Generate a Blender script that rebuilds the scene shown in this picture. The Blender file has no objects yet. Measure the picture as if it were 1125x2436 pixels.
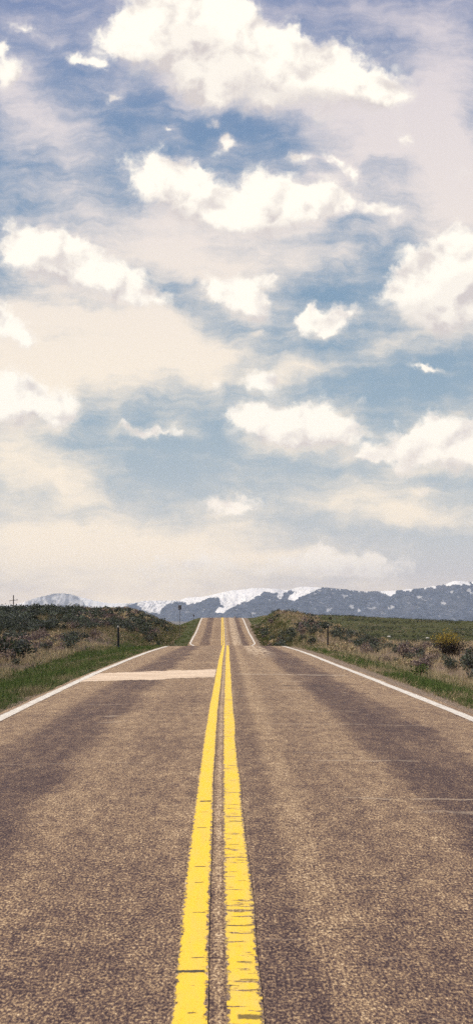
import bpy, math, random
import numpy as np
from mathutils import Vector

R = math.radians
sc = bpy.context.scene
COL = sc.collection
rng = np.random.default_rng(7)
random.seed(7)

# ------------------------------------------------------------------ camera
F = 2436.0; CXP = 562.5; HZ = 1462.0; H = 1.6       # focal length and horizon in photo pixels, eye height
cam_d = bpy.data.cameras.new('camera'); cam = bpy.data.objects.new('camera', cam_d); COL.objects.link(cam)
cam.location = (0, 0, H); cam.rotation_euler = (R(90), 0, 0)
cam_d.sensor_fit = 'VERTICAL'; cam_d.sensor_height = 24; cam_d.lens = 24
cam_d.shift_y = (HZ - 1218) / 2436
cam_d.clip_start = 0.05; cam_d.clip_end = 80000
sc.camera = cam
sc.view_settings.view_transform = 'Standard'; sc.view_settings.look = 'None'
sc.view_settings.exposure = 0; sc.view_settings.gamma = 1; sc.view_settings.use_curve_mapping = False
sc.cycles.max_bounces = 5; sc.cycles.volume_bounces = 0; sc.cycles.diffuse_bounces = 2
sc.cycles.transparent_max_bounces = 8; sc.cycles.use_denoising = False; sc.cycles.use_adaptive_sampling = True; sc.cycles.adaptive_threshold = .03; sc.cycles.adaptive_min_samples = 20

# ------------------------------------------------------------------ node helper
class NT:
    def __init__(s, tree): s.t = tree; s.n = tree.nodes; s.l = tree.links
    def new(s, typ, **kw):
        n = s.n.new(typ)
        for k, v in kw.items(): setattr(n, k, v)
        return n
    def put(s, sock, v):
        if isinstance(v, bpy.types.NodeSocket): s.l.new(v, sock)
        elif v is not None:
            if sock.type == 'RGBA' and len(v) == 3: v = (*v, 1)
            sock.default_value = v
    def m(s, op, a, b=None, c=None, clamp=False):
        n = s.new('ShaderNodeMath', operation=op, use_clamp=clamp)
        s.put(n.inputs[0], a)
        if b is not None: s.put(n.inputs[1], b)
        if c is not None: s.put(n.inputs[2], c)
        return n.outputs[0]
    def vm(s, op, a, b=None, c=None):
        n = s.new('ShaderNodeVectorMath', operation=op)
        s.put(n.inputs[0], a)
        if b is not None: s.put(n.inputs[1], b)
        if c is not None: s.put(n.inputs[2], c)
        return n.outputs['Value'] if op in ('LENGTH', 'DOT_PRODUCT') else n.outputs[0]
    def mix(s, f, a, b, mode='MIX'):
        n = s.new('ShaderNodeMix', data_type='RGBA', blend_type=mode)
        s.put(n.inputs[0], f); s.put(n.inputs[6], a); s.put(n.inputs[7], b)
        return n.outputs[2]
    def noise(s, v, scale, detail=3, rough=.5, lac=2.0, dist=0.0, col=False):
        n = s.new('ShaderNodeTexNoise'); n.noise_dimensions = '3D'
        s.put(n.inputs['Vector'], v); s.put(n.inputs['Scale'], scale); s.put(n.inputs['Detail'], detail)
        s.put(n.inputs['Roughness'], rough); s.put(n.inputs['Lacunarity'], lac); s.put(n.inputs['Distortion'], dist)
        return n.outputs['Color' if col else 'Fac']
    def step(s, x, a, b, lo=0.0, hi=1.0, smooth=True):
        n = s.new('ShaderNodeMapRange', interpolation_type='SMOOTHSTEP' if smooth else 'LINEAR')
        s.put(n.inputs[0], x)
        for i, v in enumerate((a, b, lo, hi)): s.put(n.inputs[1 + i], v)
        return n.outputs[0]
    def sep(s, v):
        n = s.new('ShaderNodeSeparateXYZ'); s.put(n.inputs[0], v); return n.outputs
    def comb(s, x, y, z=0.0):
        n = s.new('ShaderNodeCombineXYZ')
        for i, v in enumerate((x, y, z)): s.put(n.inputs[i], v)
        return n.outputs[0]

def mat(name, rough=.9, spec=.2):
    m = bpy.data.materials.new(name); m.use_nodes = True
    t = NT(m.node_tree); b = m.node_tree.nodes['Principled BSDF']
    b.inputs['Roughness'].default_value = rough
    b.inputs['Specular IOR Level'].default_value = spec
    return m, t, b

# ------------------------------------------------------------------ sun and sky
SUN_EL, SUN_AZ = R(52), R(-100)           # azimuth measured from the view direction (+Y) towards the right
sd = bpy.data.lights.new('sun', 'SUN'); sun = bpy.data.objects.new('sun', sd); COL.objects.link(sun)
sd.energy = 4.8; sd.angle = R(0.5); sd.color = (1, .93, .82)
sdir = Vector((math.sin(SUN_AZ) * math.cos(SUN_EL), math.cos(SUN_AZ) * math.cos(SUN_EL), math.sin(SUN_EL)))
sun.rotation_euler = sdir.to_track_quat('Z', 'Y').to_euler()
sun.location = (0, 0, 60)

# clouds as (x, y, radius x, radius y, tilt degrees, weight) in hundredths of a photo pixel on the sky direction plane
CUM = [
 (430,95,125,95,0,1),(560,130,120,95,20,1),(320,105,85,50,0,.8),(690,175,125,72,18,1),(815,195,105,66,10,1),(905,228,60,34,10,.8),
 (470,205,85,52,20,.9),(430,20,105,60,0,1),(510,235,42,28,0,.7),(640,240,50,34,0,.6),
 (400,430,86,58,12,1),(460,480,95,54,18,1),(548,528,80,40,10,.9),(625,455,66,50,10,1),(640,515,80,46,0,1),(745,490,72,45,0,.9),(815,470,48,34,20,.55),(905,497,48,20,18,.6),
 (800,380,40,16,45,.7),(840,415,26,14,50,.6),(715,378,30,14,-10,.6),
 (125,615,95,54,20,1),(215,655,110,52,14,1),(325,700,80,34,16,.8),(60,595,70,55,0,.55),(170,580,40,18,25,.45),
 (5,770,60,52,0,.9),(60,810,36,26,35,.6),
 (70,950,88,52,14,1),(0,970,80,66,0,1),(140,1000,36,36,0,.6),
 (560,698,64,42,15,.85),(600,735,48,38,40,.85),(515,690,32,22,-30,.5),(640,665,30,20,0,.42),(612,797,9,9,0,.4),
 (750,772,62,30,0,.85),(825,747,44,20,-10,.65),(775,800,26,14,0,.5),(742,735,14,20,20,.4),
 (1000,680,88,72,-20,1),(1085,625,80,72,-35,1),(1110,730,100,80,0,1),(1040,770,60,34,20,.7),(1180,640,90,90,0,1),
 (635,905,52,26,0,.8),(512,915,15,34,-10,.35),
 (670,1018,88,46,0,1),(600,985,52,32,0,.8),(760,1005,78,44,8,1),(700,1050,90,28,0,.7),(822,1040,40,28,0,.6),
 (1060,1040,85,52,0,1),(980,1075,95,28,0,.85),(862,1086,84,15,-8,.75),(1110,1090,70,40,0,.9),(950,1120,40,16,0,.7),
 (365,1027,76,13,4,.6),(305,1010,30,9,20,.45),(415,1008,26,14,-20,.35),
 (1000,1172,32,16,0,.75),(552,1202,90,30,0,.7),(190,1190,26,10,0,.3),
 (845,1350,108,38,0,.95),(740,1342,85,24,0,.75),(470,1340,130,40,0,.55),(620,1358,26,9,0,.3),(390,1400,90,30,0,.3),
 (20,175,44,48,0,.8),(0,110,22,30,0,.4),(532,340,26,30,30,.8),(508,294,18,10,0,.75),(275,232,28,16,-30,.55),(185,142,28,14,0,.6),(235,150,28,9,20,.42),(400,305,26,8,0,.5),(60,70,60,16,20,.5),
 (1015,877,44,9,12,.7),(960,330,40,34,0,.5),(720,375,34,16,0,.3)]
VEIL = [
 (120,330,230,85,22,.55),(60,250,140,70,30,.55),(150,470,260,60,14,.42),(400,575,230,85,10,.75),(430,640,150,60,14,.5),(180,560,330,60,8,.3),
 (200,760,330,85,10,.7),(260,860,330,120,-6,1.0),(60,860,200,140,0,.6),(430,800,150,80,30,.6),(540,860,150,60,0,.5),(720,880,190,34,-8,.5),
 (60,1100,240,80,14,.8),(160,1160,150,40,16,.5),(120,1290,330,110,0,1.0),(300,1330,350,90,0,.7),
 (900,260,230,85,20,.8),(860,360,190,110,0,.65),(1060,330,170,190,0,.75),(1100,470,140,120,0,.85),(1040,180,190,110,-40,.6),(1000,60,260,60,14,.45),(880,30,230,40,0,.3),(780,470,200,80,0,.5),
 (640,600,190,60,-6,.55),(780,620,170,50,-10,.5),(560,640,100,50,0,.3),(960,520,120,50,0,.4),
 (960,810,190,26,-10,.4),(860,1180,260,60,6,.4),(1000,1225,260,40,4,.65),(600,1320,330,60,0,.5),(960,1340,260,70,0,-.5),(420,1130,140,70,0,-.35),(1010,930,170,70,0,-.3),(570,300,110,60,0,-.3),(560,1250,170,40,0,.3),
 (100,60,200,50,10,.3),(60,180,140,40,20,.3),(300,1440,500,60,0,.5),(1000,960,120,40,0,.15)]

def build_world():
    w = bpy.data.worlds.new('World'); sc.world = w; w.use_nodes = True
    t = NT(w.node_tree); t.n.clear()
    out = t.new('ShaderNodeOutputWorld'); bg = t.new('ShaderNodeBackground')
    STR = .1
    bg.inputs['Strength'].default_value = STR
    sky = t.new('ShaderNodeTexSky', sky_type='NISHITA'); sky.sun_disc = False
    sky.sun_elevation = SUN_EL; sky.sun_rotation = SUN_AZ; sky.dust_density = 1.5; sky.ozone_density = 1.5
    tc = t.new('ShaderNodeTexCoord')
    d = t.sep(tc.outputs['Generated'])
    ay = t.m('MAXIMUM', t.m('ABSOLUTE', d[1]), .12)
    x = t.m('ADD', t.m('MULTIPLY', t.m('DIVIDE', d[0], ay), F / 100), CXP / 100)
    e = t.m('DIVIDE', d[2], ay)
    y = t.m('SUBTRACT', HZ / 100, t.m('MULTIPLY', e, F / 100))
    P = t.comb(x, y, 0.0)
    def field(name, blobs, k, kind):
        g = bpy.data.node_groups.new(name, 'ShaderNodeTree')
        g.interface.new_socket('P', in_out='INPUT', socket_type='NodeSocketVector')
        g.interface.new_socket('V', in_out='OUTPUT', socket_type='NodeSocketFloat')
        q = NT(g); gi = q.new('NodeGroupInput'); go = q.new('NodeGroupOutput'); acc = None
        for (bx, by, rx, ry, a, wt) in blobs:
            mp = q.new('ShaderNodeMapping', vector_type='TEXTURE')
            mp.inputs['Location'].default_value = (bx / 100, by / 100, 0)
            mp.inputs['Rotation'].default_value = (0, 0, R(a))
            mp.inputs['Scale'].default_value = (rx * k / 100, ry * k / 100, 1)
            q.l.new(gi.outputs[0], mp.inputs[0])
            gr = q.new('ShaderNodeTexGradient', gradient_type=kind); q.l.new(mp.outputs[0], gr.inputs[0])
            acc = q.m('MULTIPLY_ADD', gr.outputs[1], wt, 0.0 if acc is None else acc)
        q.l.new(acc, go.inputs[0])
        return g
    gc = field('cumulus field', CUM, 2.28, 'QUADRATIC_SPHERE'); gv = field('veil field', VEIL, 1.6, 'QUADRATIC_SPHERE')
    def use(g, p):
        n = t.new('ShaderNodeGroup'); n.node_tree = g; t.l.new(p, n.inputs[0]); return n.outputs[0]
    # warp
    w1 = t.vm('SUBTRACT', t.noise(P, 1.1, 3, .55, col=True), (.5, .5, .5))
    w2 = t.vm('SUBTRACT', t.noise(P, 4.2, 5, .62, col=True), (.5, .5, .5))
    Pw = t.vm('MULTIPLY_ADD', w1, (.55, .4, 0), P)
    Pf = t.vm('MULTIPLY_ADD', w2, (.42, .34, 0), Pw)
    Fc = use(gc, Pf)
    Fu = use(gc, t.vm('ADD', Pf, (-.14, -.55, 0)))
    nz = t.noise(Pf, 1.5, 10, .60)
    vo = t.new('ShaderNodeTexVoronoi', feature='SMOOTH_F1'); vo.inputs['Scale'].default_value = 1.9; vo.inputs['Detail'].default_value = 3; vo.inputs['Roughness'].default_value = .55; vo.inputs['Smoothness'].default_value = .8
    t.l.new(Pw, vo.inputs['Vector'])
    bil = t.m('SUBTRACT', .42, vo.outputs['Distance'])
    dens = t.m('ADD', Fc, t.m('MULTIPLY', t.m('SUBTRACT', nz, .5), 1.15))
    dens = t.m('ADD', dens, t.m('MULTIPLY', bil, .30))
    # edges are crisp where the cloud faces the sun (above) and dissolve below
    lower = t.step(t.m('SUBTRACT', t.m('MINIMUM', Fu, 1.2), t.m('MINIMUM', Fc, 1.2)), -.3, .5)
    wid = t.m('ADD', .42, t.m('MULTIPLY', lower, .62))
    cov = t.m('DIVIDE', t.m('ADD', dens, .02), wid, clamp=True)
    cov = t.m('POWER', t.step(cov, 0.0, 1.0), 1.25)
    # shading of the cumulus : bases and folds greyer
    nzs = t.noise(Pw, .95, 6, .52); nz2 = t.noise(t.vm('ADD', Pw, (-.22, -.3, 0)), .95, 6, .52)
    fold = t.step(t.m('SUBTRACT', nz2, nzs), -.03, .2)
    shade = t.m('ADD', t.m('MULTIPLY', lower, .8), t.m('MULTIPLY', fold, .8), clamp=True)
    shade = t.m('MULTIPLY', shade, t.step(Fc, .1, .55, .35, 1.0))
    ccol = t.mix(shade, (1.15, 1.075, .95), (.72, .655, .635))
    # veil of cirrus, streaky
    vd = t.new('ShaderNodeMapping'); vd.inputs['Rotation'].default_value = (0, 0, R(-14)); vd.inputs['Scale'].default_value = (.34, 1.7, 1)
    t.l.new(t.vm('MULTIPLY_ADD', w1, (1.3, .7, 0), P), vd.inputs[0])
    st = t.noise(vd.outputs[0], 1.5, 10, .66)
    blot = t.noise(Pf, .8, 8, .6)
    Fv = use(gv, t.vm('MULTIPLY_ADD', w1, (1.2, .8, 0), P))
    veil = t.m('ADD', t.m('ADD', t.m('MULTIPLY', Fv, 1.35), t.m('MULTIPLY', t.m('MINIMUM', Fc, .6), .9)), t.m('MULTIPLY', t.m('SUBTRACT', st, .5), 1.5))
    veil = t.m('ADD', veil, t.m('MULTIPLY', t.m('SUBTRACT', blot, .5), 1.25))
    veil = t.m('MULTIPLY', t.step(veil, -.26, 1.15), .97)
    # clear sky
    def ramp(stops):
        n = t.new('ShaderNodeValToRGB'); n.color_ramp.interpolation = 'B_SPLINE'
        while len(n.color_ramp.elements) < len(stops): n.color_ramp.elements.new(.5)
        for el, (p, c) in zip(n.color_ramp.elements, stops): el.position = p; el.color = (*[q / 2 for q in c], 1)      # ramps clip at 1: stored at half
        t.l.new(e, n.inputs[0]); return t.vm('MULTIPLY', n.outputs[0], (2, 2, 2))
    blue = ramp([(0, (1.45, 1.12, .88)), (.05, (.80, .76, .72)), (.11, (.56, .61, .63)), (.19, (.36, .48, .56)), (.33, (.205, .35, .50)), (.47, (.18, .305, .49)), (.62, (.25, .30, .50)), (1, (.12, .17, .40))])
    vcol = ramp([(0, (1.60, 1.30, .92)), (.05, (1.34, 1.11, .82)), (.1, (1.14, .98, .77)), (.25, (1.05, .925, .76)), (.4, (.90, .81, .77)), (.62, (.72, .66, .71)), (1, (.5, .46, .56))])
    k = 1 / STR
    sv = lambda c, f: t.vm('MULTIPLY', c, (f, f, f))
    nish = sv(sky.outputs[0], .1)
    base = t.mix(.82, nish, blue)
    c = t.mix(veil, base, vcol)
    low = t.step(e, .02, .22)                           # low clouds are dimmer and creamier
    ccol = t.mix(low, t.mix(.5, ccol, (1.5, 1.25, .98)), ccol)
    cov = t.m('MULTIPLY', cov, t.step(e, .0, .16, .8, 1.0))
    c = t.mix(cov, c, ccol)
    below = t.step(d[2], -.03, 0.0)
    c = t.mix(below, (.3, .26, .22), c)
    t.l.new(sv(c, k), bg.inputs['Color'])
    t.l.new(bg.outputs[0], out.inputs[0])
    w.cycles.sampling_method = 'NONE'
build_world()

# ------------------------------------------------------------------ noise in numpy
def vnoise(x, y, seed=0):
    xi = np.floor(x).astype(np.int64); yi = np.floor(y).astype(np.int64)
    fx = x - xi; fy = y - yi; fx = fx * fx * (3 - 2 * fx); fy = fy * fy * (3 - 2 * fy)
    def h(a, b):
        n = (a * 374761393 + b * 668265263 + seed * 974634777) & 0xffffffff
        n = ((n ^ (n >> 13)) * 1274126177) & 0xffffffff
        return ((n ^ (n >> 16)) & 0xffff) / 65535.0
    return (h(xi, yi) * (1 - fx) + h(xi + 1, yi) * fx) * (1 - fy) + (h(xi, yi + 1) * (1 - fx) + h(xi + 1, yi + 1) * fx) * fy
def fbm(x, y, oct=5, seed=0, gain=.5, ridge=False):
    s = 0; a = 1; tot = 0
    for i in range(oct):
        n = vnoise(x * 2 ** i + i * 17.3, y * 2 ** i - i * 9.1, seed + i)
        if ridge: n = 1 - np.abs(2 * n - 1)
        s = s + a * n; tot += a; a *= gain
    return s / tot
def ss(x, a, b):
    t = np.clip((np.asarray(x, float) - a) / (b - a), 0, 1); return t * t * (3 - 2 * t)
def spline(xs, ys):
    xs = np.array(xs, float); ys = np.array(ys, float)
    m = np.gradient(ys, xs)
    d = np.diff(ys) / np.diff(xs)
    for i in range(1, len(xs) - 1):
        if d[i - 1] * d[i] <= 0: m[i] = 0
    def f(x):
        x = np.clip(np.asarray(x, float), xs[0], xs[-1]); i = np.clip(np.searchsorted(xs, x) - 1, 0, len(xs) - 2)
        h = xs[i + 1] - xs[i]; t = (x - xs[i]) / h
        return (2*t**3-3*t**2+1)*ys[i] + (t**3-2*t**2+t)*h*m[i] + (-2*t**3+3*t**2)*ys[i+1] + (t**3-t**2)*h*m[i+1]
    return f

# ------------------------------------------------------------------ road line and terrain
prof = spline([-60, 0, 4.5, 7, 9, 15.8, 27, 35, 47, 58, 66, 80, 96, 107, 115, 125, 140, 161, 175, 184, 192, 205, 230, 300, 420],
              [-1.2, -.3, -.17, -.08, -.03, .03, .01, -.03, -.11, -.25, -.39, -1.15, -2.05, -2.05, -1.66, -1.3, -.87, .03, .66, .97, 1.04, .75, -.6, -6, -14])
PXC = [(0, 518), (4.45, 518), (7, 517.6), (9, 520), (15.8, 525.5), (27, 531.5), (35, 533), (47, 535.5), (60, 536.5), (66, 536.5), (90, 533.5), (115, 530.5), (140, 530), (161, 529.5), (183, 529)]
cxr = spline([-200] + [y for y, p in PXC] + [260, 1000], [-.02] + [(p - CXP) * y / F for y, p in PXC] + [-3.7, -12])
Lw = spline([0, 10, 15.8, 27, 47, 115, 200], [3.3, 3.36, 3.42, 3.56, 3.62, 3.7, 3.68])
Rw = spline([0, 10, 15.8, 27, 47, 115, 200], [3.95, 3.93, 3.88, 3.75, 3.67, 3.6, 3.62])

def ground(x, y):
    x = np.asarray(x, float); y = np.asarray(y, float)
    u = x - cxr(y); a = np.abs(u); p = prof(y)
    # open land on both sides
    n = fbm(x * .06, y * .06, 4, 3) - .5
    left = -.75 + .35 * ss(y, 35, 75) + 2.55 * ss(y, 72, 150) * np.clip((-x / np.maximum(y, 20) - .054) / .046, 0, 1) * (1 - .7 * ss(y, 158, 192)) + n * .5
    left = left - 1.2 * ss(y, 60, 80) * (1 - ss(-u, 4, 12)) * (1 - ss(y, 130, 160))
    mound = 2.3 * np.exp(-((u - 8.8) / 5.0) ** 2) * ss(y, 78, 125) * (1 - ss(y, 150, 190))
    right = -.85 - .35 * ss(y, 60, 95) + (3.0 - .05 * np.clip(u - 22, 0, 40)) * ss(y, 100, 225) + mound + n * .4
    base = np.where(u < 0, left, right)
    bank = ss(a, 4.3, 8.5)
    sh = p - .075 - .05 * np.clip(a - 4.0, 0, 9) * 1.2
    z = sh * (1 - bank) + base * bank
    far = ss(y, 190, 420)
    z = z * (1 - far) + (-14 + n * 4) * far
    z = z - 76 * ss(y, 400, 2600)
    z = np.where(y < 0, sh * (1 - bank) + (base) * bank, z)
    rough = (fbm(x * .9, y * .9, 3, 11) - .5) * .16 * ss(a, 4.2, 6.5)
    z = z + rough
    inside = 1 - ss(a, 4.0, 4.6)
    return z * (1 - inside) + (p - .075) * inside
def place(px, py, y0=12, y1=240):
    """ground point seen at a photo pixel"""
    ys = np.arange(y0, y1, .1); xs = (px - CXP) * ys / F
    zs = ground(xs, ys); line = H - (py - HZ) * ys / F
    k = np.argmax(zs >= line)
    if zs[k] < line[k]: k = len(ys) - 1
    return float(xs[k]), float(ys[k]), float(zs[k])
def yrow(py):
    ys = np.arange(3, 66, .02); q = HZ + (H - prof(ys)) * F / ys
    return float(ys[np.argmin(np.abs(q - py))])

def mesh_obj(name, V, Fc, m=None, parent=None, attrs=None, uv=None, smooth=False):
    V = np.asarray(V, np.float32).reshape(-1, 3); Fc = np.asarray(Fc, np.int32); k = Fc.shape[1]
    me = bpy.data.meshes.new(name); me.vertices.add(len(V)); me.vertices.foreach_set('co', V.ravel())
    me.loops.add(Fc.size); me.loops.foreach_set('vertex_index', Fc.ravel())
    me.polygons.add(len(Fc)); me.polygons.foreach_set('loop_start', np.arange(0, Fc.size, k, dtype=np.int32))
    try: me.polygons.foreach_set('loop_total', np.full(len(Fc), k, np.int32))
    except Exception: pass
    me.polygons.foreach_set('use_smooth', np.full(len(Fc), smooth))
    for an, av in (attrs or {}).items():
        av = np.asarray(av, np.float32)
        if av.ndim == 2:
            at = me.attributes.new(an, 'FLOAT_COLOR', 'POINT'); at.data.foreach_set('color', np.c_[av, np.ones(len(av))].astype(np.float32).ravel())
        else:
            at = me.attributes.new(an, 'FLOAT', 'POINT'); at.data.foreach_set('value', av)
    if uv is not None:
        l = me.uv_layers.new(name='UVMap'); l.data.foreach_set('uv', np.asarray(uv, np.float32)[Fc.ravel()].ravel())
    me.update(calc_edges=True); me.validate()
    if m: me.materials.append(m)
    o = bpy.data.objects.new(name, me); COL.objects.link(o)
    if parent: o.parent = parent
    return o
def grid_faces(nr, nc):
    i = np.arange(nr - 1)[:, None] * nc + np.arange(nc - 1)[None]
    return np.stack([i, i + 1, i + nc + 1, i + nc], -1).reshape(-1, 4)
def tag(o, label=None, cat=None, group=None, kind=None):
    if label: o['label'] = label
    if cat: o['category'] = cat
    if group: o['group'] = group
    if kind: o['kind'] = kind
    return o

# ------------------------------------------------------------------ ground sheet
def geo(a, b, n): return list(np.geomspace(a, b, n))
us = [4.0, 4.3, 4.7, 5.2] + list(np.arange(5.7, 30, .5)) + list(np.arange(30, 70, 2)) + geo(72, 12500, 26)
us = np.array([-v for v in us[::-1]] + [-3.5, -1.5, 0, 1.5, 3.5] + us)
ysg = np.array([-900, -400, -200, -120, -80, -50, -30, -15] + list(np.arange(-8, 60, .5)) + list(np.arange(60, 240, 1.0)) + list(np.arange(240, 420, 6)) + geo(430, 21500, 50))
UU, YY = np.meshgrid(us, ysg); XX = UU + cxr(YY)
ZZ = ground(XX, YY)
gm, t, b = mat('soil and turf', .95, .1)
geoP = t.new('ShaderNodeNewGeometry').outputs['Position']
at = t.new('ShaderNodeAttribute', attribute_name='green').outputs['Fac']
n1 = t.noise(geoP, .35, 6, .65); n2 = t.noise(geoP, 3.5, 5, .7); n3 = t.noise(geoP, 14, 3, .6)
soil = t.mix(t.step(n2, .3, .7), (.13, .092, .068), (.27, .20, .145))
turf = t.mix(t.step(n2, .35, .65), (.04, .055, .020), (.12, .105, .048))
g = t.m('ADD', at, t.m('MULTIPLY', t.m('SUBTRACT', n1, .52), 2.6))
colr = t.mix(t.step(t.m('ADD', g, t.m('MULTIPLY', t.m('SUBTRACT', n3, .5), .5)), .35, .65), soil, turf)
grav = t.new('ShaderNodeAttribute', attribute_name='gravel').outputs['Fac']
gcol = t.mix(t.step(t.noise(geoP, 30, 3, .7), .35, .65), (.12, .085, .06), (.36, .27, .19))
colr = t.mix(t.step(t.m('ADD', grav, t.m('MULTIPLY', t.m('SUBTRACT', n2, .5), .9)), .4, .6), colr, gcol)
t.l.new(colr, b.inputs['Base Color'])
bp = t.new('ShaderNodeBump'); bp.inputs['Strength'].default_value = .8; bp.inputs['Distance'].default_value = .08
t.l.new(n3, bp.inputs['Height']); t.l.new(bp.outputs[0], b.inputs['Normal'])
def green_map(x, y):
    u = x - cxr(y)
    gl = ss(-u, 3.5, 3.8) * (1 - ss(-u, 7.6, 10.2 + (fbm(x*.3, y*.3, 3, 5)-.5) * 4))
    gr_ = ss(u, 4.1, 4.6) * (1 - ss(u, 7, 9)) * .85
    field = ss(u, 12.5, 16) * ss(y, 92, 112) * .95
    dark = ss(-u, 12, 22) * ss(y, 82, 100) * .5
    return np.where(u < 0, np.maximum(gl, dark), np.maximum(gr_, field))
a_ = np.abs(UU)
gravel = np.where(UU > 0, 1 - ss(a_, 4.3, 4.8), 0.3 * (1 - ss(a_, 3.7, 4.0)))
ground_o = mesh_obj('ground', np.stack([XX, YY, ZZ], -1), grid_faces(*UU.shape), gm, attrs={'green': green_map(XX, YY).ravel(), 'gravel': gravel.ravel()}, smooth=True)
tag(ground_o, 'grassy verges and scrubby ground rolling away on both sides of the road', 'ground', kind='structure')

# ------------------------------------------------------------------ asphalt
def asphalt(t):
    """base colour of the worn chip seal, from road coordinates: u across, v along, in metres"""
    uvn = t.new('ShaderNodeUVMap', uv_map='UVMap').outputs[0]
    u, v, _ = t.sep(uvn)
    P = t.comb(u, v, 0.0)
    Pg = t.vm('MULTIPLY', P, (1, .55, 1)); g1 = t.noise(Pg, 72, 2, .7); g2 = t.noise(Pg, 27, 3, .7); g3 = t.noise(t.vm('MULTIPLY', P, (1, .45, 1)), 7, 3, .7)
    g = t.m('ADD', t.m('MULTIPLY', t.m('SUBTRACT', g1, .5), 2.3), t.m('MULTIPLY', t.m('SUBTRACT', g2, .5), .95))
    g = t.m('ADD', g, t.m('MULTIPLY', t.m('SUBTRACT', g3, .5), .7))
    # wheel tracks and large stains
    Ps = t.vm('MULTIPLY', P, (1.0, .13, 1)); s1 = t.noise(Ps, 1.6, 5, .6); s2 = t.noise(Ps, 5.5, 4, .65); s3 = t.noise(P, .45, 4, .6)
    uw = t.m('ADD', u, t.m('MULTIPLY', t.m('SUBTRACT', s3, .5), .75))
    def band(c, w, soft): return t.step(t.m('ABSOLUTE', t.m('SUBTRACT', uw, c)), w, w + soft, 1.0, 0.0)
    dark = t.m('ADD', t.m('MULTIPLY', band(-2.05, .28, .42), 1.1), t.m('MULTIPLY', band(2.3, .34, .36), 1.15))
    dark = t.m('ADD', dark, t.m('MULTIPLY', band(-.75, .1, .5), .25))
    dark = t.m('ADD', dark, t.m('MULTIPLY', t.step(t.m('ABSOLUTE', t.m('SUBTRACT', u, .36)), .06, .2, 1.0, 0.0), .55))
    dark = t.m('ADD', dark, t.m('MULTIPLY', t.step(t.m('ABSOLUTE', t.m('SUBTRACT', u, 1.0)), .1, .4, 1.0, 0.0), .25))
    dark = t.m('MULTIPLY', dark, t.step(s1, .3, .6, .6, 1.1))
    lite = t.m('MULTIPLY', t.step(t.m('ABSOLUTE', t.m('SUBTRACT', u, .62)), .05, .22, 1.0, 0.0), .35)
    lite = t.m('ADD', lite, t.m('MULTIPLY', t.step(s2, .52, .75), .35))
    lite = t.m('ADD', lite, t.m('MULTIPLY', t.step(t.m('ABSOLUTE', t.m('SUBTRACT', u, .005)), .012, .03, 1.0, 0.0), 1.2))
    tone = t.m('ADD', t.m('MULTIPLY', g, .95), .495)
    tone = t.m('SUBTRACT', tone, t.m('MULTIPLY', dark, .23))
    tone = t.m('ADD', tone, t.m('MULTIPLY', lite, .12))
    tone = t.m('ADD', tone, t.m('MULTIPLY', t.m('SUBTRACT', s3, .5), .3))
    tone = t.m('ADD', tone, t.m('ADD', t.step(v, 4, 9.5, -.085, .0), t.step(v, 9, 30, -.01, .04)))                 # darker nearest, slightly paler farther on
    r = t.new('ShaderNodeValToRGB'); t.l.new(tone, r.inputs[0])
    stops = [(0, (.040, .024, .026)), (.28, (.110, .069, .055)), (.5, (.238, .152, .090)), (.74, (.45, .305, .165)), (1, (.78, .60, .38))]
    while len(r.color_ramp.elements) < len(stops): r.color_ramp.elements.new(.5)
    for el, (p, c) in zip(r.color_ramp.elements, stops): el.position = p; el.color = (*c, 1)
    c = r.outputs[0]
    mc = t.m('MULTIPLY', t.step(t.noise(t.vm('MULTIPLY', P, (.5, 4.5, 1)), 3.2, 4, .65), .60, .68), .5)
    mc = t.m('MULTIPLY', mc, t.step(s3, .42, .6))
    c = t.mix(mc, c, (.055, .04, .038))
    mc2 = t.m('MULTIPLY', t.step(t.noise(t.vm('MULTIPLY', t.vm('ADD', P, (31, 7, 0)), (.45, 3.0, 1)), 2.6, 5, .7), .62, .70), .35)
    c = t.mix(mc2, c, (.50, .37, .25))
    # pale scuffed streaks along the right wheel path, towards the crest and on the far rise
    st = t.noise(t.vm('MULTIPLY', P, (1, .035, 1)), 9, 4, .7)
    m = t.m('MULTIPLY', t.step(t.m('ABSOLUTE', t.m('SUBTRACT', u, 1.6)), .35, .7, 1.0, 0.0), t.step(v, 38, 50))
    m = t.m('MULTIPLY', m, t.step(st, .40, .58))
    m2 = t.m('MULTIPLY', t.step(t.m('ABSOLUTE', t.m('SUBTRACT', u, .35)), .05, .25, 1.0, 0.0), t.step(v, 90, 110))
    m = t.m('MAXIMUM', m, t.m('MULTIPLY', m2, t.step(st, .4, .6)))
    c = t.mix(t.m('MULTIPLY', m, .8), c, (.58, .44, .29))
    # cross cracks: (photo row, u from, u to, half width, pale or dark, strength)
    wob = t.m('MULTIPLY', t.m('SUBTRACT', t.noise(t.vm('MULTIPLY', P, (1, .2, 1)), 2.2, 5, .65), .5), 1.0)
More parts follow.
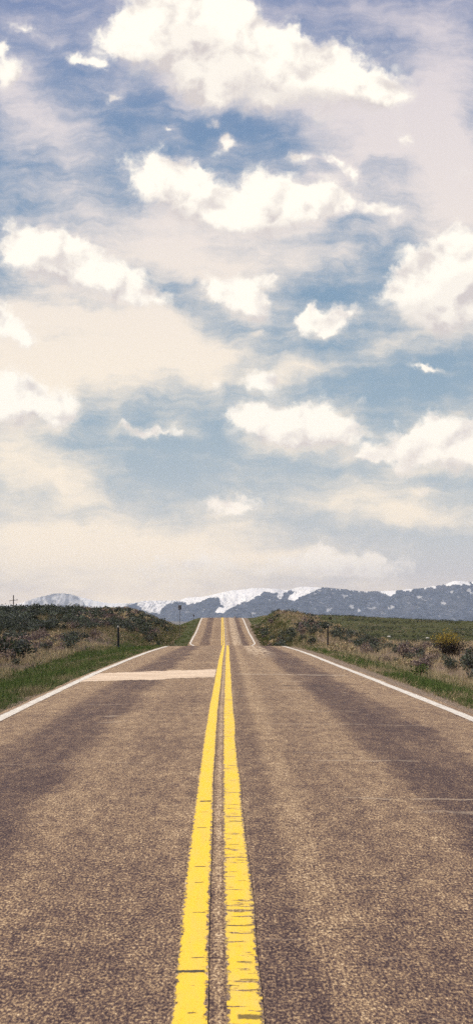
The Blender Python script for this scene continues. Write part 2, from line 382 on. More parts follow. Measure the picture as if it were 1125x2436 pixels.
    cr = [(2205, -4, 4, .007, 0, .8), (1822, -3.5, -1.0, .02, 0, .6), (1812, -3, -.6, .02, 1, .35), (1698, -3.0, 3.2, .04, 0, .5), (1895, 1.0, 2.7, .022, 1, .8), (1893, .6, 1.9, .012, 0, .6),
          (1805, .9, 2.3, .04, 1, .6), (1787, .8, 1.6, .03, 1, .5), (1720, .6, 3.2, .05, 1, .4), (1832, .15, .7, .016, 0, .7), (1654, .2, 1.0, .07, 1, .6), (1640, .9, 2.0, .09, 1, .5),
          (1688, 1.2, 2.4, .05, 1, .5), (1603, .3, 3.4, .28, 1, .75), (1596, .3, 3.6, .2, 0, .3), (1629, 1.2, 2.6, .25, 0, .7), (1618, 1.2, 2.2, .12, 1, .6), (1925, 1.6, 2.4, .05, 1, .6), (1960, 1.9, 2.3, .03, 1, .5),
          (2330, .3, 2.2, .006, 0, .4), (2068, -3, 0, .006, 0, .25), (1673, -2.6, -1.6, .05, 1, .4), (1700, -2.0, -1.5, .09, 1, .9), (1715, -1.9, -1.3, .06, 1, .6), (1640, -3.3, -.3, .05, 0, .35), (1560, -3, 3, .12, 0, .25), (1644, 2.4, 2.62, .16, 1, .9)]
    for i, (py, u0, u1, w, pale, k) in enumerate(cr):
        y0 = yrow(py)
        wv = t.m('ADD', v, t.m('MULTIPLY', wob, min(.9, .034 * y0)))
        d = t.step(t.m('ABSOLUTE', t.m('SUBTRACT', wv, y0)), w * .4, w * 1.5, k, 0.0)
        d = t.m('MULTIPLY', d, t.step(t.m('ABSOLUTE', t.m('SUBTRACT', u, (u0 + u1) / 2)), (u1 - u0) / 2 - .25, (u1 - u0) / 2, 1.0, 0.0))
        d = t.m('MULTIPLY', d, t.step(t.noise(t.vm('ADD', P, (0, i * 3.7, 0)), 3.5, 5, .75), .36, .56))
        c = t.mix(t.m('MULTIPLY', d, .72), c, (.50, .39, .27) if pale else (.035, .028, .03))
    return c, g, u, v, P
def bump(t, b, h, s=.5, d=.006):
    bp = t.new('ShaderNodeBump'); bp.inputs['Strength'].default_value = s; bp.inputs['Distance'].default_value = d
    t.l.new(h, bp.inputs['Height']); t.l.new(bp.outputs[0], b.inputs['Normal'])
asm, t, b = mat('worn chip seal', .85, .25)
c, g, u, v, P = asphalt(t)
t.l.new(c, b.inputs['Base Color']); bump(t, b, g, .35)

yr = np.concatenate([np.arange(-60, 0, 2), np.arange(0, 60, .4), np.arange(60, 300, .75), np.arange(300, 420, 6)])
crown = lambda u: -.012 * np.abs(u)
def ribbon(name, y, u0, u1, lift, m, parent=None, n=2, skirt=False):
    """a strip of road surface between two lateral offsets (functions or numbers)"""
    a = u0(y) if callable(u0) else np.full_like(y, u0); c_ = u1(y) if callable(u1) else np.full_like(y, u1)
    tt = np.linspace(0, 1, n)
    U = a[:, None] + (c_ - a)[:, None] * tt; Y = np.repeat(y[:, None], n, 1)
    Z = prof(Y) + crown(U) + lift
    if skirt:
        U = np.c_[U[:, :1] - .06, U, U[:, -1:] + .06]; Y = np.c_[Y[:, :1], Y, Y[:, -1:]]; Z = np.c_[Z[:, :1] - .09, Z, Z[:, -1:] - .09]
    X = cxr(Y) + U
    return mesh_obj(name, np.stack([X, Y, Z], -1), grid_faces(*U.shape), m, parent, uv=np.stack([U.ravel(), Y.ravel()], -1), smooth=not skirt)
edge_n = lambda y, s: .05 * (fbm(y * .9, y * 0 + s, 3, 21) - .5) * 2
road = ribbon('road', yr, lambda y: -Lw(y) - .19 + edge_n(y, 1), lambda y: Rw(y) + .2 + edge_n(y, 4), 0, asm, n=15, skirt=True)
tag(road, 'worn brown two lane asphalt road running over a crest and up the next rise', 'road', kind='structure')

def paint(name, color, inner, worn, stain=None):
    m, t, b = mat(name, .6, .3)
    c, g, u, v, P = asphalt(t)
    e = t.new('ShaderNodeAttribute', attribute_name='edge').outputs['Fac']      # 0 at the painted edges, 1 in the middle
    n = t.noise(t.vm('MULTIPLY', P, (1, .55, 1)), 30, 4, .7); n2 = t.noise(t.vm('MULTIPLY', P, (.22, 1.0, 1)), 22, 3, .6)
    msk = t.m('ADD', t.m('MULTIPLY', e, 2.4), t.m('MULTIPLY', t.m('SUBTRACT', n, .5), 2.9))
    msk = t.step(msk, .12, .6)
    tears = t.step(t.m('ADD', n2, t.m('MULTIPLY', t.m('SUBTRACT', t.noise(P, 1.3, 3, .6), .5), .45)), worn, worn + .05, 0.0, .85)
    msk = t.m('MULTIPLY', msk, t.m('SUBTRACT', 1.0, tears))
    dirty = t.mix(t.step(t.noise(t.vm('MULTIPLY', P, (3, .6, 1)), 4, 5, .7), .35, .7), color, inner)
    dirty = t.mix(t.step(t.m('ADD', g, t.m('MULTIPLY', t.noise(P, 2.2, 4, .6), .8)), .15, -.35, 0.0, .45), dirty, c)
    cc = t.mix(msk, c, dirty)
    for (py, u0, u1, w, k) in (stain or []):
        y0 = yrow(py); wv = t.m('ADD', v, t.m('MULTIPLY', t.m('SUBTRACT', t.noise(P, 20, 3, .6), .5), .04))
        d = t.step(t.m('ABSOLUTE', t.m('SUBTRACT', wv, y0)), w * .5, w * 1.2, k, 0.0)
        d = t.m('MULTIPLY', d, t.step(t.m('ABSOLUTE', t.m('SUBTRACT', u, (u0 + u1) / 2)), (u1 - u0) / 2 - .015, (u1 - u0) / 2, 1.0, 0.0))
        cc = t.mix(d, cc, (.05, .04, .035))
    t.l.new(cc, b.inputs['Base Color']); bump(t, b, g, .2, .003)
    return m
def marking(name, y, u0, u1, m, label):
    o = ribbon(name, y, u0, u1, .004, m, road, n=7)
    e = np.tile(1 - np.abs(np.linspace(-1, 1, 7)), len(y)).astype(np.float32)
    at = o.data.attributes.new('edge', 'FLOAT', 'POINT'); at.data.foreach_set('value', e)
    tag(o, label)
    return o
hook = lambda y: .8 * ss(y, 104, 109) * (1 - ss(y, 110, 116))
YEL = (.85, .56, .035); YEL2 = (.80, .53, .075)
LCR = [(1906, -.17, -.055, .03, .95), (1932, -.17, -.08, .012, .4), (1970, -.17, -.08, .014, .8), (2063, -.16, -.07, .012, .8), (2100, -.15, -.08, .010, .8), (2171, -.15, -.06, .009, .8), (2280, -.14, -.06, .009, .85), (2313, -.215, -.055, .02, .97), (2412, -.14, -.09, .010, .8)]
RCR = [(1954, .08, .2, .018, .75), (1983, .1, .17, .01, .6), (2010, .07, .16, .012, .6), (2046, .12, .19, .012, .6), (2143, .09, .16, .01, .6), (2202, .04, .2, .009, .9), (2291, .09, .18, .015, .55), (2310, .1, .17, .006, .6), (2333, .1, .2, .01, .7), (2346, .05, .11, .006, .7), (2422, .08, .2, .025, .8)]
ym1 = paint('yellow road paint', YEL, YEL2, .70, LCR); ym2 = paint('scuffed yellow road paint', YEL, (.78, .53, .10), .60, RCR)
wm = paint('white road paint', (.74, .68, .57), (.58, .51, .42), .62)
yl = yr[(yr > -58) & (yr < 298)]
yfin = np.concatenate([np.arange(-55, 60, .25), np.arange(60, 290, .75)])
jit = lambda y, s, a: a * 2 * (fbm(y * .6, y * 0 + s, 3, 31) - .5)
marking('centre_line', yfin, lambda y: -.205 + jit(y, 1, .006), lambda y: -.046 + jit(y, 2, .010), ym1, 'left solid yellow centre line with short dark cross cracks')
marking('centre_line', yfin, lambda y: .038 + jit(y, 3, .006), lambda y: .206 + jit(y, 4, .018), ym2, 'right solid yellow centre line, scuffed along its outer edge')
marking('edge_line', yfin, lambda y: -Lw(y) - .10 + hook(y) + jit(y, 5, .02), lambda y: -Lw(y) + .11 + hook(y) + jit(y, 6, .02), wm, 'white edge line on the left side of the road')
marking('edge_line', yfin, lambda y: Rw(y) - .11 - hook(y) + jit(y, 7, .02), lambda y: Rw(y) + .10 - hook(y) + jit(y, 8, .02), wm, 'white edge line on the right side of the road')

# pale patch across the left lane
pm, t, b = mat('pale patching', .85, .2)
uvn = t.new('ShaderNodeUVMap', uv_map='UVMap').outputs[0]
e = t.noise(uvn, 12, 4, .7); e2 = t.noise(t.vm('MULTIPLY', uvn, (.3, 1.3, 1)), 2.0, 4, .65)
t.l.new(t.mix(t.step(t.m('ADD', t.m('MULTIPLY', e, .5), t.m('MULTIPLY', e2, .5)), .38, .62), (.50, .37, .25), (.76, .59, .42)), b.inputs['Base Color'])
ya, yb, yc, yd = yrow(1618.5), yrow(1611.5), yrow(1598), yrow(1591)
tt = np.linspace(0, 1, 130); uu = -3.44 + tt * 3.22
rows = []
for k in np.linspace(0, 1, 6):
    n0 = (fbm(tt * 12, tt * 0, 5, 41, .65) - .5) * .9; n1_ = (fbm(tt * 11, tt * 0 + 5, 5, 43, .65) - .5) * 1.2
    y_ = (ya + (yb - ya) * tt + n0) * (1 - k) + (yc + (yd - yc) * tt + n1_) * k
    rows.append(np.stack([cxr(y_) + uu, y_, prof(y_) + crown(uu) + .004], -1))
rows = np.array(rows)
ptc = mesh_obj('patch', rows, grid_faces(6, 130), pm, road, uv=np.stack([np.tile(uu, 6), rows[:, :, 1].ravel()], -1))
tag(ptc, 'pale tan repair patch laid across the left lane')

# ------------------------------------------------------------------ mountains
MX = [(-700,1444),(-300,1436),(-60,1438),(60,1445),(200,1452),(280,1446),(322,1434),(345,1428),(400,1428),(425,1428),(440,1423),(470,1420),(490,1418),(520,1410),(545,1405),(570,1403),(605,1399),(640,1400),(680,1402),(700,1399),(720,1395),(750,1398),(790,1399),(830,1402),(870,1408),(900,1406),(920,1405),(960,1404),(1000,1399),(1030,1394),(1060,1388),(1085,1381),(1110,1384),(1125,1383),(1200,1378),(1320,1388),(1500,1380),(1800,1400),(2400,1410)]
FX = [(-1500,1436),(-700,1425),(-200,1437),(0,1440),(60,1433),(80,1425),(110,1416),(142,1411),(165,1413),(200,1423),(230,1430),(270,1436),(300,1436),(330,1434),(400,1432),(500,1436),(700,1440),(1200,1430),(2400,1428)]
def inpoly(px, py, poly):
    r = np.zeros(px.shape, bool); n = len(poly)
    for i in range(n):
        x0, y0 = poly[i]; x1, y1 = poly[(i + 1) % n]
        if y0 == y1: continue
        c = ((y0 > py) != (y1 > py)) & (px < (x1 - x0) * (py - y0) / (y1 - y0) + x0); r ^= c
    return r
S1 = [(326,1436),(340,1420),(440,1412),(520,1400),(600,1390),(700,1388),(770,1392),(768,1400),(748,1404),(728,1413),(705,1425),(688,1431),(680,1428),(690,1417),(705,1408),(688,1405),(672,1414),(664,1426),(661,1412),(645,1408),(625,1409),(614,1419),(592,1430),(572,1436),(552,1444),(542,1451),(526,1459),(514,1458),(520,1451),(530,1446),(529,1430),(523,1419),(505,1422),(480,1430),(460,1438),(450,1441),(446,1434),(430,1432),(412,1436),(398,1440),(388,1452),(380,1462),(350,1452),(330,1442)]
SP = [S1, [(888,1400),(945,1400),(938,1410),(925,1418),(905,1412)], [(1048,1380),(1112,1374),(1112,1391),(1080,1393),(1052,1395)], [(1003,1392),(1034,1388),(1032,1397),(1010,1401)], [(955,1398),(980,1398),(975,1406),(960,1408)], [(1114,1376),(1200,1370),(1190,1390),(1125,1391)], [(775,1392),(880,1400),(870,1410),(830,1404),(790,1402)]]
SD = [(770,1451,7,5),(823,1444,8,5),(838,1452,6,5),(1030,1436,6,5),(1091,1458,11,4),(815,1420,9,4),(1062,1411,5,4),(1104,1403,9,5),(1108,1410,8,4),(700,1447,3,3),(868,1447,12,3),(910,1446,7,5),(990,1420,9,4),(640,1428,3,3),(760,1406,8,3),(600,1461,4,3),(745,1414,5,3)]
def snow_main(X, Y, Z):
    px = CXP + X * F / 15000; py = HZ - (Z - H) * F / 15000
    jx = (fbm(px * .09, py * .09, 4, 51) - .5) * 16; jy = (fbm(px * .09, py * .12, 4, 57) - .5) * 11
    s = np.zeros(px.shape)
    for i, poly in enumerate(SP): s = np.maximum(s, inpoly(px + jx, py + jy, poly) * (1.0 if i < 6 else .0 + (fbm(px * .3, py * .3, 2, 8) > .58)))
    for (a, b_, c_, d_) in SD: s = np.maximum(s, (((px + jx * .9 - a + (py - b_) * .5) / c_) ** 2 + ((py + jy * .9 - b_) / d_) ** 2 < .55) * .5)
    tr = fbm(px * .45, py * .45, 3, 77)
    s = s * (.8 + .2 * ss(fbm(X * .006 + Z * .004, Z * .0015 + Y * .0006, 3, 71), .30, .42))
    s = s * np.where((px < 430), .45 + .5 * ss(tr, .38, .5), .6 + .4 * ss(tr, .28, .34))
    s = np.maximum(s, ss(fbm(px * .16, py * .2, 4, 91), .66, .76) * .25)
    out = (px > 1200) | (px < 300)
    s = np.where(out, (fbm(X * .002, Z * .01, 4, 5) + (Z - 250) / 900 > .62) * 1.0, s)
    return s
def snow_far(X, Y, Z):
    px = CXP + X * F / 19000; py = HZ - (Z - H) * F / 19000
    s = .25 + ss(fbm(px * .16, py * .09, 4, 61), .42, .6) * .3
    s = np.maximum(s, inpoly(px + (fbm(px*.2, py*.2, 3, 5)-.5)*10, py + (fbm(px*.2, py*.2, 3, 9)-.5)*6, [(178,1410),(205,1418),(240,1426),(300,1430),(300,1446),(215,1446),(200,1430)]) * 1.0)
    s = np.maximum(s, (px > 300) * ss(fbm(px * .15, py * .15, 3, 62), .35, .5) * .7)
    s = np.where((px < 60), 1.0, s)
    return s
def range_mesh(name, pts, yc, yfront, yback, xr, snow, seed, label):
    f = spline([p[0] for p in pts], [p[1] for p in pts])
    fine = np.arange(-4300 * yc / 15000, 4300 * yc / 15000, 13)
    xs = np.concatenate([np.arange(-xr, fine[0], 70), fine, np.arange(fine[-1] + 13, xr, 70)])
    ts = np.concatenate([np.linspace(-1, 0, 95), np.linspace(0, 1, 22)[1:]])
    X, T = np.meshgrid(xs, ts); Y = np.where(T < 0, yc + T * (yc - yfront), yc + T * (yback - yc))
    px = CXP + X * F / yc
    Zc = H + (HZ - f(px)) * yc / F + (fbm(X * .004, X * 0, 4, seed + 3) - .5) * 26
    A = -95.0
    rdg = fbm(X * .0011, Y * .0009, 5, seed, ridge=True); rdg2 = fbm(X * .0042, Y * .0024, 4, seed + 9, ridge=True)
    s = np.where(T < 0, (1 + T), (1 - T) ** 1.2)
    s = np.clip(s, 0, 1)
    shp = s ** .9
    env = np.clip(1 - s, 0, 1) * s * 4
    Z = A + (Zc - A) * shp - env * (70 + 330 * (1 - rdg)) * .8 - env ** .5 * 85 * (1 - rdg2) * (T != 0) + 0
    Z = np.maximum(Z, A - 3 + 4 * s)
    sn = snow(X, Y, Z)
    o = mesh_obj(name, np.stack([X, Y, Z], -1), grid_faces(*X.shape), mtm, attrs={'snow': sn.ravel()}, smooth=True)
    tag(o, label, 'mountains', kind='structure')
mtm, t, b = mat('forested slopes and snow', .9, .1)
s = t.new('ShaderNodeAttribute', attribute_name='snow').outputs['Fac']
pos = t.new('ShaderNodeNewGeometry').outputs['Position']
n = t.noise(pos, .012, 5, .7); n2 = t.noise(pos, .0025, 4, .6)
forest = t.mix(t.step(n, .35, .65), (.012, .020, .038), (.075, .085, .11)); forest = t.mix(t.step(n2, .5, .7, 0, .4), forest, (.12, .11, .11))
t.l.new(t.mix(t.step(s, .1, .9, smooth=False), forest, (.92, .87, .80)), b.inputs['Base Color'])
range_mesh('mountains', MX, 15000, 12400, 17500, 9000, snow_main, 100, 'blue grey forested mountain range with a broad snowfield on its crest')
range_mesh('mountains', FX, 19000, 17600, 21000, 11500, snow_far, 140, 'paler more distant snow dusted peak at the left')

# ------------------------------------------------------------------ vegetation
vm_, t, b = mat('leaf and straw', .85, .1)
col = t.new('ShaderNodeAttribute', attribute_name='col').outputs['Color']
t.l.new(col, b.inputs['Base Color'])
tr = t.new('ShaderNodeBsdfTranslucent'); t.l.new(col, tr.inputs['Color'])
ms = t.new('ShaderNodeMixShader'); ms.inputs[0].default_value = .25
t.l.new(b.outputs[0], ms.inputs[1]); t.l.new(tr.outputs[0], ms.inputs[2]); t.l.new(ms.outputs[0], t.n['Material Output'].inputs[0])
VEG = vm_

SAGE = np.array([(.12,.135,.10),(.085,.10,.07),(.15,.155,.12),(.075,.09,.045),(.10,.105,.10)])
PURP = np.array([(.18,.13,.125),(.24,.18,.145),(.13,.095,.095),(.29,.22,.17)])
STRAW = np.array([(.52,.39,.23),(.64,.49,.30),(.37,.28,.17),(.27,.21,.12),(.38,.33,.17)])
GREEN = np.array([(.075,.12,.03),(.115,.16,.042),(.05,.085,.024),(.17,.19,.065)])
OLIVE = np.array([(.10,.10,.04),(.075,.085,.032),(.15,.125,.06),(.055,.07,.026)])
GOLD = np.array([(.38,.27,.05),(.31,.22,.045),(.22,.18,.05),(.42,.31,.07)])
def quads(c, s, colr, up=.3):
    """random leaf quads at centres c with sizes s"""
    n = len(c)
    a = rng.normal(size=(n, 3)); a /= np.linalg.norm(a, axis=1)[:, None]
    b_ = rng.normal(size=(n, 3)); b_[:, 2] += up; b_ -= a * (a * b_).sum(1)[:, None]; b_ /= np.linalg.norm(b_, axis=1)[:, None] + 1e-9
    a *= (s * .5)[:, None]; b_ *= (s * .8)[:, None]
    V = np.stack([c - a - b_ * .5, c + a * .4 - b_ * .6, c + a * .8 + b_ * .5, c - a * .6 + b_ * .7], 1)
    return V.reshape(-1, 3), np.repeat(colr, 4, 0)
def crown_pts(n, r, h, lobes=5):
    """points through the volume of a lumpy shrub crown standing on z=0"""
    lc = np.c_[rng.normal(size=(lobes, 2)) * r * .42, rng.uniform(.35, .68, lobes) * h]; lr = rng.uniform(.38, .62, lobes)
    k = rng.integers(0, lobes, n); d = rng.normal(size=(n, 3)); d /= np.linalg.norm(d, axis=1)[:, None]
    d *= (rng.random(n) ** .45)[:, None]
    p = lc[k] + d * np.c_[lr[k] * r, lr[k] * r, lr[k] * h * .85]
    p[:, 2] = np.abs(p[:, 2]); return p
def blades(base, hgt, wid, lean, colr):
    """one triangle blade per base point"""
    n = len(base); a = rng.uniform(0, 2 * np.pi, n); dx = np.c_[np.cos(a), np.sin(a), np.zeros(n)]
    l = rng.normal(size=(n, 2)) * lean[:, None] if np.ndim(lean) else rng.normal(size=(n, 2)) * lean
    tip = base + np.c_[l * hgt[:, None], hgt]
    V = np.stack([base - dx * wid[:, None] / 2, base + dx * wid[:, None] / 2, tip], 1)
    return V.reshape(-1, 3), np.repeat(colr, 3, 0)
def pick(pal, n, var=.25, w=None):
    c = pal[rng.choice(len(pal), n, p=w)] * rng.uniform(1 - var, 1 + var, (n, 1)); return np.clip(c, .01, .9)
def poly_obj(name, V, C, k, parent=None):
    return mesh_obj(name, V, np.arange(len(V)).reshape(-1, k), VEG, parent, attrs={'col': C})

# ---- protos of single shrubs: an Empty > foliage, stem
def make_shrub(name, r, h, n, leaf, pal, stempal, w=None, up=.5, twigs=16, lobes=5):
    root = bpy.data.objects.new(name, None); COL.objects.link(root); root.empty_display_size = .2
    p = crown_pts(n, r, h, lobes)
    V, C = quads(p, rng.uniform(.6, 1.3, n) * leaf, pick(pal, n, .25, w), up)
    fo = poly_obj('foliage', V, C, 4, root)
    # stems: fans of tapered three sided twigs from the root crown
    V = []; Fs = []; C = []
    for i in range(twigs):
        a = rng.uniform(0, 6.283); rr = rng.uniform(.15, .8) * r; tip = np.array([math.cos(a) * rr, math.sin(a) * rr, h * rng.uniform(.55, .95)])
        b0 = np.array([math.cos(a) * .06 * r, math.sin(a) * .06 * r, -.06]); mid = b0 * .5 + tip * .5 + np.array([math.cos(a), math.sin(a), -.2]) * r * .08
        base = len(V)
        for q, (pt, w_) in enumerate(((b0, .022), (mid, .013), (tip, .004))):
            for j in range(3): V.append(pt + np.array([math.cos(j * 2.094), math.sin(j * 2.094), 0]) * w_ * max(r, .5))
        for q in range(2):
            for j in range(3):
                k0 = base + q * 3; Fs.append((k0 + j, k0 + (j + 1) % 3, k0 + 3 + (j + 1) % 3, k0 + 3 + j))
        C += [stempal[i % len(stempal)]] * 9
    mesh_obj('stem', V, np.array(Fs), VEG, root, attrs={'col': np.array(C)})
    return root
def copy_tree(o):
    c = o.copy(); COL.objects.link(c)
    for ch in o.children: d = ch.copy(); COL.objects.link(d); d.parent = c
    return c
BARK = np.array([(.07,.055,.05),(.10,.08,.07)])
used = set()
def put(proto, x, y, s, label, cat, group=None, sz=1.0):
    o = proto if proto.name not in used else copy_tree(proto); used.add(proto.name)
    o.location = (x, y, float(ground(x, y)) - .02); o.rotation_euler = (0, 0, random.uniform(0, 6.28)); o.scale = (s, s, s * sz)
    tag(o, label, cat, group); return o
sage = [make_shrub('sagebrush', .55, .75, 260, .085, SAGE, BARK, lobes=l) for l in (4, 5, 6, 7)]
darks = [make_shrub('sagebrush', .6, .8, 280, .09, SAGE * .75, BARK, lobes=l) for l in (4, 6, 7)]
brush = [make_shrub('rabbitbrush', .6, .8, 240, .08, PURP, BARK, lobes=l, up=1.6) for l in (4, 5, 6)]
tanb = [make_shrub('dry_shrub', .5, .55, 300, .07, STRAW, BARK, lobes=l, up=1.5) for l in (3, 4, 5)]

def inframe(x, y, m=1.35, e=2): return abs(x) < .231 * y * m + e
# single, recognisable shrubs first
L = []
def at_px(px, py, protos, s, label, cat, group=None, sz=1.0, y0=12, y1=240):
    x, y, z = place(px, py, y0, y1); L.append((x, y, s * .6))
    return put(random.choice(protos), x, y, s, label, cat, group, sz)
at_px(12, 1571, darks, 1.7, 'large dark blue sagebrush on flat ground at the left edge of the photo', 'shrub')
at_px(45, 1572, darks, 1.2, 'dark sagebrush just right of the large one at the left edge', 'shrub')
at_px(40, 1583, darks, .45, 'small dark bush alone in dry grass below the big dark sagebrush', 'shrub')
at_px(110, 1552, darks, .75, 'dark green bush amid straw coloured grass in the left flat', 'shrub')
at_px(160, 1550, darks, .8, 'dark bush near the green verge, left of the left roadside post', 'shrub')
at_px(735, 1534, darks, 1.0, 'dark shrub at the foot of the right mound close to the crest', 'shrub')
at_px(668, 1529, darks, .9, 'dark shrub at the left foot of the right mound', 'shrub')
at_px(796, 1553, tanb, 1.25, 'rounded straw coloured bush just right of the right roadside post', 'shrub')
at_px(818, 1549, tanb, 1.15, 'second straw coloured bush from the right roadside post', 'shrub')
at_px(838, 1556, tanb, 1.0, 'low straw coloured bush, third from the right roadside post', 'shrub')
at_px(957, 1569, brush, 1.2, 'wide mauve brown shrub in the middle of the right flat', 'shrub')
at_px(965, 1586, tanb, .75, 'small rounded bush with pale straw top above the right verge', 'shrub')
at_px(1001, 1611, [make_shrub('green_bush', .5, .6, 320, .06, GREEN, BARK)], .85, 'small bright green bush rising from the right verge grass', 'shrub')
at_px(1046, 1573, darks, .55, 'small dark shrub left of and below the golden bush', 'shrub')
at_px(1068, 1588, darks, .7, 'dark shrub standing upright below the golden bush', 'shrub')
at_px(1082, 1596, darks, .65, 'low dark shrub right below the upright dark one', 'shrub')
at_px(1112, 1588, darks, .8, 'dark shrub in front of the wire fence posts at the right edge', 'shrub')
at_px(1030, 1577, brush, .7, 'mauve twiggy shrub left of the golden bush', 'shrub')
at_px(988, 1572, sage, .7, 'grey green sagebrush right of the wide mauve shrub', 'shrub')
at_px(912, 1531, tanb, 1.1, 'pale rusty clump at the near edge of the green field', 'shrub')
at_px(648, 1524, sage, 1.0, 'grey sagebrush on the right bank of the far rise', 'shrub')

# golden willow bush, its lit top and shaded underside put into the leaf colours
gx, gy, gz = place(1070, 1562)
root = bpy.data.objects.new('willow_bush', None); COL.objects.link(root)
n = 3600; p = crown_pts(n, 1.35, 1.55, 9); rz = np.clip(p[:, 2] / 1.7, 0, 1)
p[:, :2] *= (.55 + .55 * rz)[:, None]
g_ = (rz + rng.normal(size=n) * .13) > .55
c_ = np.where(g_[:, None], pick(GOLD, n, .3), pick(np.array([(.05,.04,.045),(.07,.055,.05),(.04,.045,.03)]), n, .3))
V, C = quads(p, rng.uniform(.03, .075, n), c_, 1.5); poly_obj('foliage', V, C, 4, root)
nb = 260; base = np.c_[rng.normal(size=(nb, 2)) * .16, np.full(nb, -.05)]; hh = rng.uniform(1.2, 1.85, nb)
V, C = blades(base, hh, np.full(nb, .028), .42, pick(np.array([(.05,.04,.04),(.09,.065,.045)]), nb)); poly_obj('stem', V, C, 3, root)
root.location = (gx, gy, gz); sc_ = 80 * gy / F / 2.15; root.scale = (sc_,) * 3
tag(root, 'large bush with lit golden top and shaded dark base at the right edge of the field', 'shrub'); L.append((gx, gy, 1.4))

# bare twiggy shrubs on the skylines
def twig_shrub(px, py, hgt, label):
    x, y, z = place(px, py, 60, 175)
    nb = 46; a = rng.uniform(0, 6.283, nb); V = []; Fs = []
    for i in range(nb):
        r0 = rng.uniform(.0, .5) * hgt; b0 = np.array([math.cos(a[i]) * r0 * .6, math.sin(a[i]) * r0 * .6, -.1]); hh = hgt * rng.uniform(.5, 1.0)
        tip = b0 * 1.6 + np.array([rng.normal() * .1, rng.normal() * .1, hh]); k = len(V)
        for pt, w in ((b0, .022), (b0 * .45 + tip * .55 + np.array([rng.normal() * .05, 0, 0]), .014), (tip, .006)):
            for j in range(3): V.append(pt + np.array([math.cos(j * 2.1), math.sin(j * 2.1), 0]) * w)
        for q in range(2):
            for j in range(3): Fs.append((k + q*3 + j, k + q*3 + (j + 1) % 3, k + q*3 + 3 + (j + 1) % 3, k + q*3 + 3 + j))
    o = mesh_obj('bare_shrub', V, np.array(Fs), VEG, attrs={'col': np.tile((.11, .09, .08), (len(V), 1))}); o.location = (x, y, z)
    tag(o, label, 'shrub')
twig_shrub(283, 1446, 1.1, 'leafless twiggy shrub on the left skyline above the wooden fence posts')
twig_shrub(785, 1466, .75, 'leafless twiggy shrub on the right mound where it meets the green field')

# individual shrubs by zone, then the rest as cover
ZONES = [  # u0,u1,y0,y1, weights (sage,dark,brush,tan), label, number of single ones, spacing, label group
 ('L', 10, 45, 40, 84, (.22, .16, .38, .24), 'mauve brown brush in the straw coloured belt below the dark left hill', 75, 1.35),
 ('L', 5.5, 42, 84, 185, (.46, .50, .03, .01), 'dark sagebrush packed on the slope of the left hill', 110, .95),
 ('R', 7.8, 34, 34, 84, (.34, .16, .28, .22), 'low grey or mauve brush in dry grass on the right flat', 70, 1.7),
 ('R', 4.8, 13.5, 84, 150, (.42, .26, .16, .16), 'grey brush on the mound right of the far rise', 60, 1.1)]
cover = {k: [] for k in range(4)}
for zi, (side, u0, u1, y0, y1, wts, lab, nind, sp) in enumerate(ZONES):
    pts = []
    yy_ = y0
    cells = {}
    N = int((u1 - u0 + (y1 - y0) * .15) * (y1 - y0) / sp ** 2 * 2.2)
    for _ in range(N):
        y = random.uniform(y0, y1); u = random.uniform(u0, u1); x = float(cxr(y)) + (u if side == 'R' else -u)
        if not inframe(x, y): continue
        c = (int(x // sp), int(y // sp))
        if any((x - q[0]) ** 2 + (y - q[1]) ** 2 < (sp * .8) ** 2 for dx in (-1, 0, 1) for dy in (-1, 0, 1) for q in cells.get((c[0] + dx, c[1] + dy), ())): continue
        if any((x - q[0]) ** 2 + (y - q[1]) ** 2 < q[2] ** 2 + .1 for q in L): continue
        if zi == 2 and abs(x / y - (1070 - CXP) / F) < .017 and y < gy: continue
        f = float(fbm(np.array([x * .16]), np.array([y * .11]), 3, 5)[0])
        if zi == 1:
            if u < 5.6 + random.random() * 1.5 or (y > 115 and -x / y < .060 + random.random() * .008): continue
            if u < 22 and f > .53: continue          # grassy openings on the hill's shoulder
        elif f > .56: continue
        cells.setdefault(c, []).append((x, y)); pts.append((x, y))
    pts.sort(key=lambda q: q[1] + (0 if inframe(q[0], q[1], 1.0, 0) else 1000))
    protos = (sage, darks, brush, tanb)
    sc0 = (.95, 1.1, .8, .85)[zi]
    for i, (x, y) in enumerate(pts):
        k = random.choices(range(4), wts if not (zi == 1 and x > -22 * y / 150) else (.42, .30, .16, .12))[0]; s = sc0 * random.uniform(.55, 1.3) * (.8 if zi == 1 and x > -22 * y / 150 else 1)
        if zi in (1,) and y > 146: s *= .7
        if i < nind: put(random.choice(protos[k]), x, y, s, lab, 'shrub', lab.replace('packed ', ''))
        else: cover[k].append((x, y, s))
mset = [(SAGE, .5), (SAGE * .62, .5), (PURP, 1.6), (STRAW, 1.5)]
Vs, Cs = [], []
for k, lst in cover.items():
    pal, up = mset[k]
    for (x, y, s) in lst:
        n = 75 if y > 110 else 120
        p = crown_pts(n, .6 * s, .75 * s, 4)
        V, C = quads(p, rng.uniform(.09, .17, n) * s, pick(pal * rng.uniform(.75, 1.3), n, .2), up)
        V += np.array([x, y, float(ground(x, y)) - .03]); Vs.append(V); Cs.append(C)
if Vs:
    o = poly_obj('sagebrush_cover', np.concatenate(Vs), np.concatenate(Cs), 4)
    tag(o, 'mass of small sagebrush covering the hill slopes beyond the single shrubs', 'sagebrush', kind='stuff')

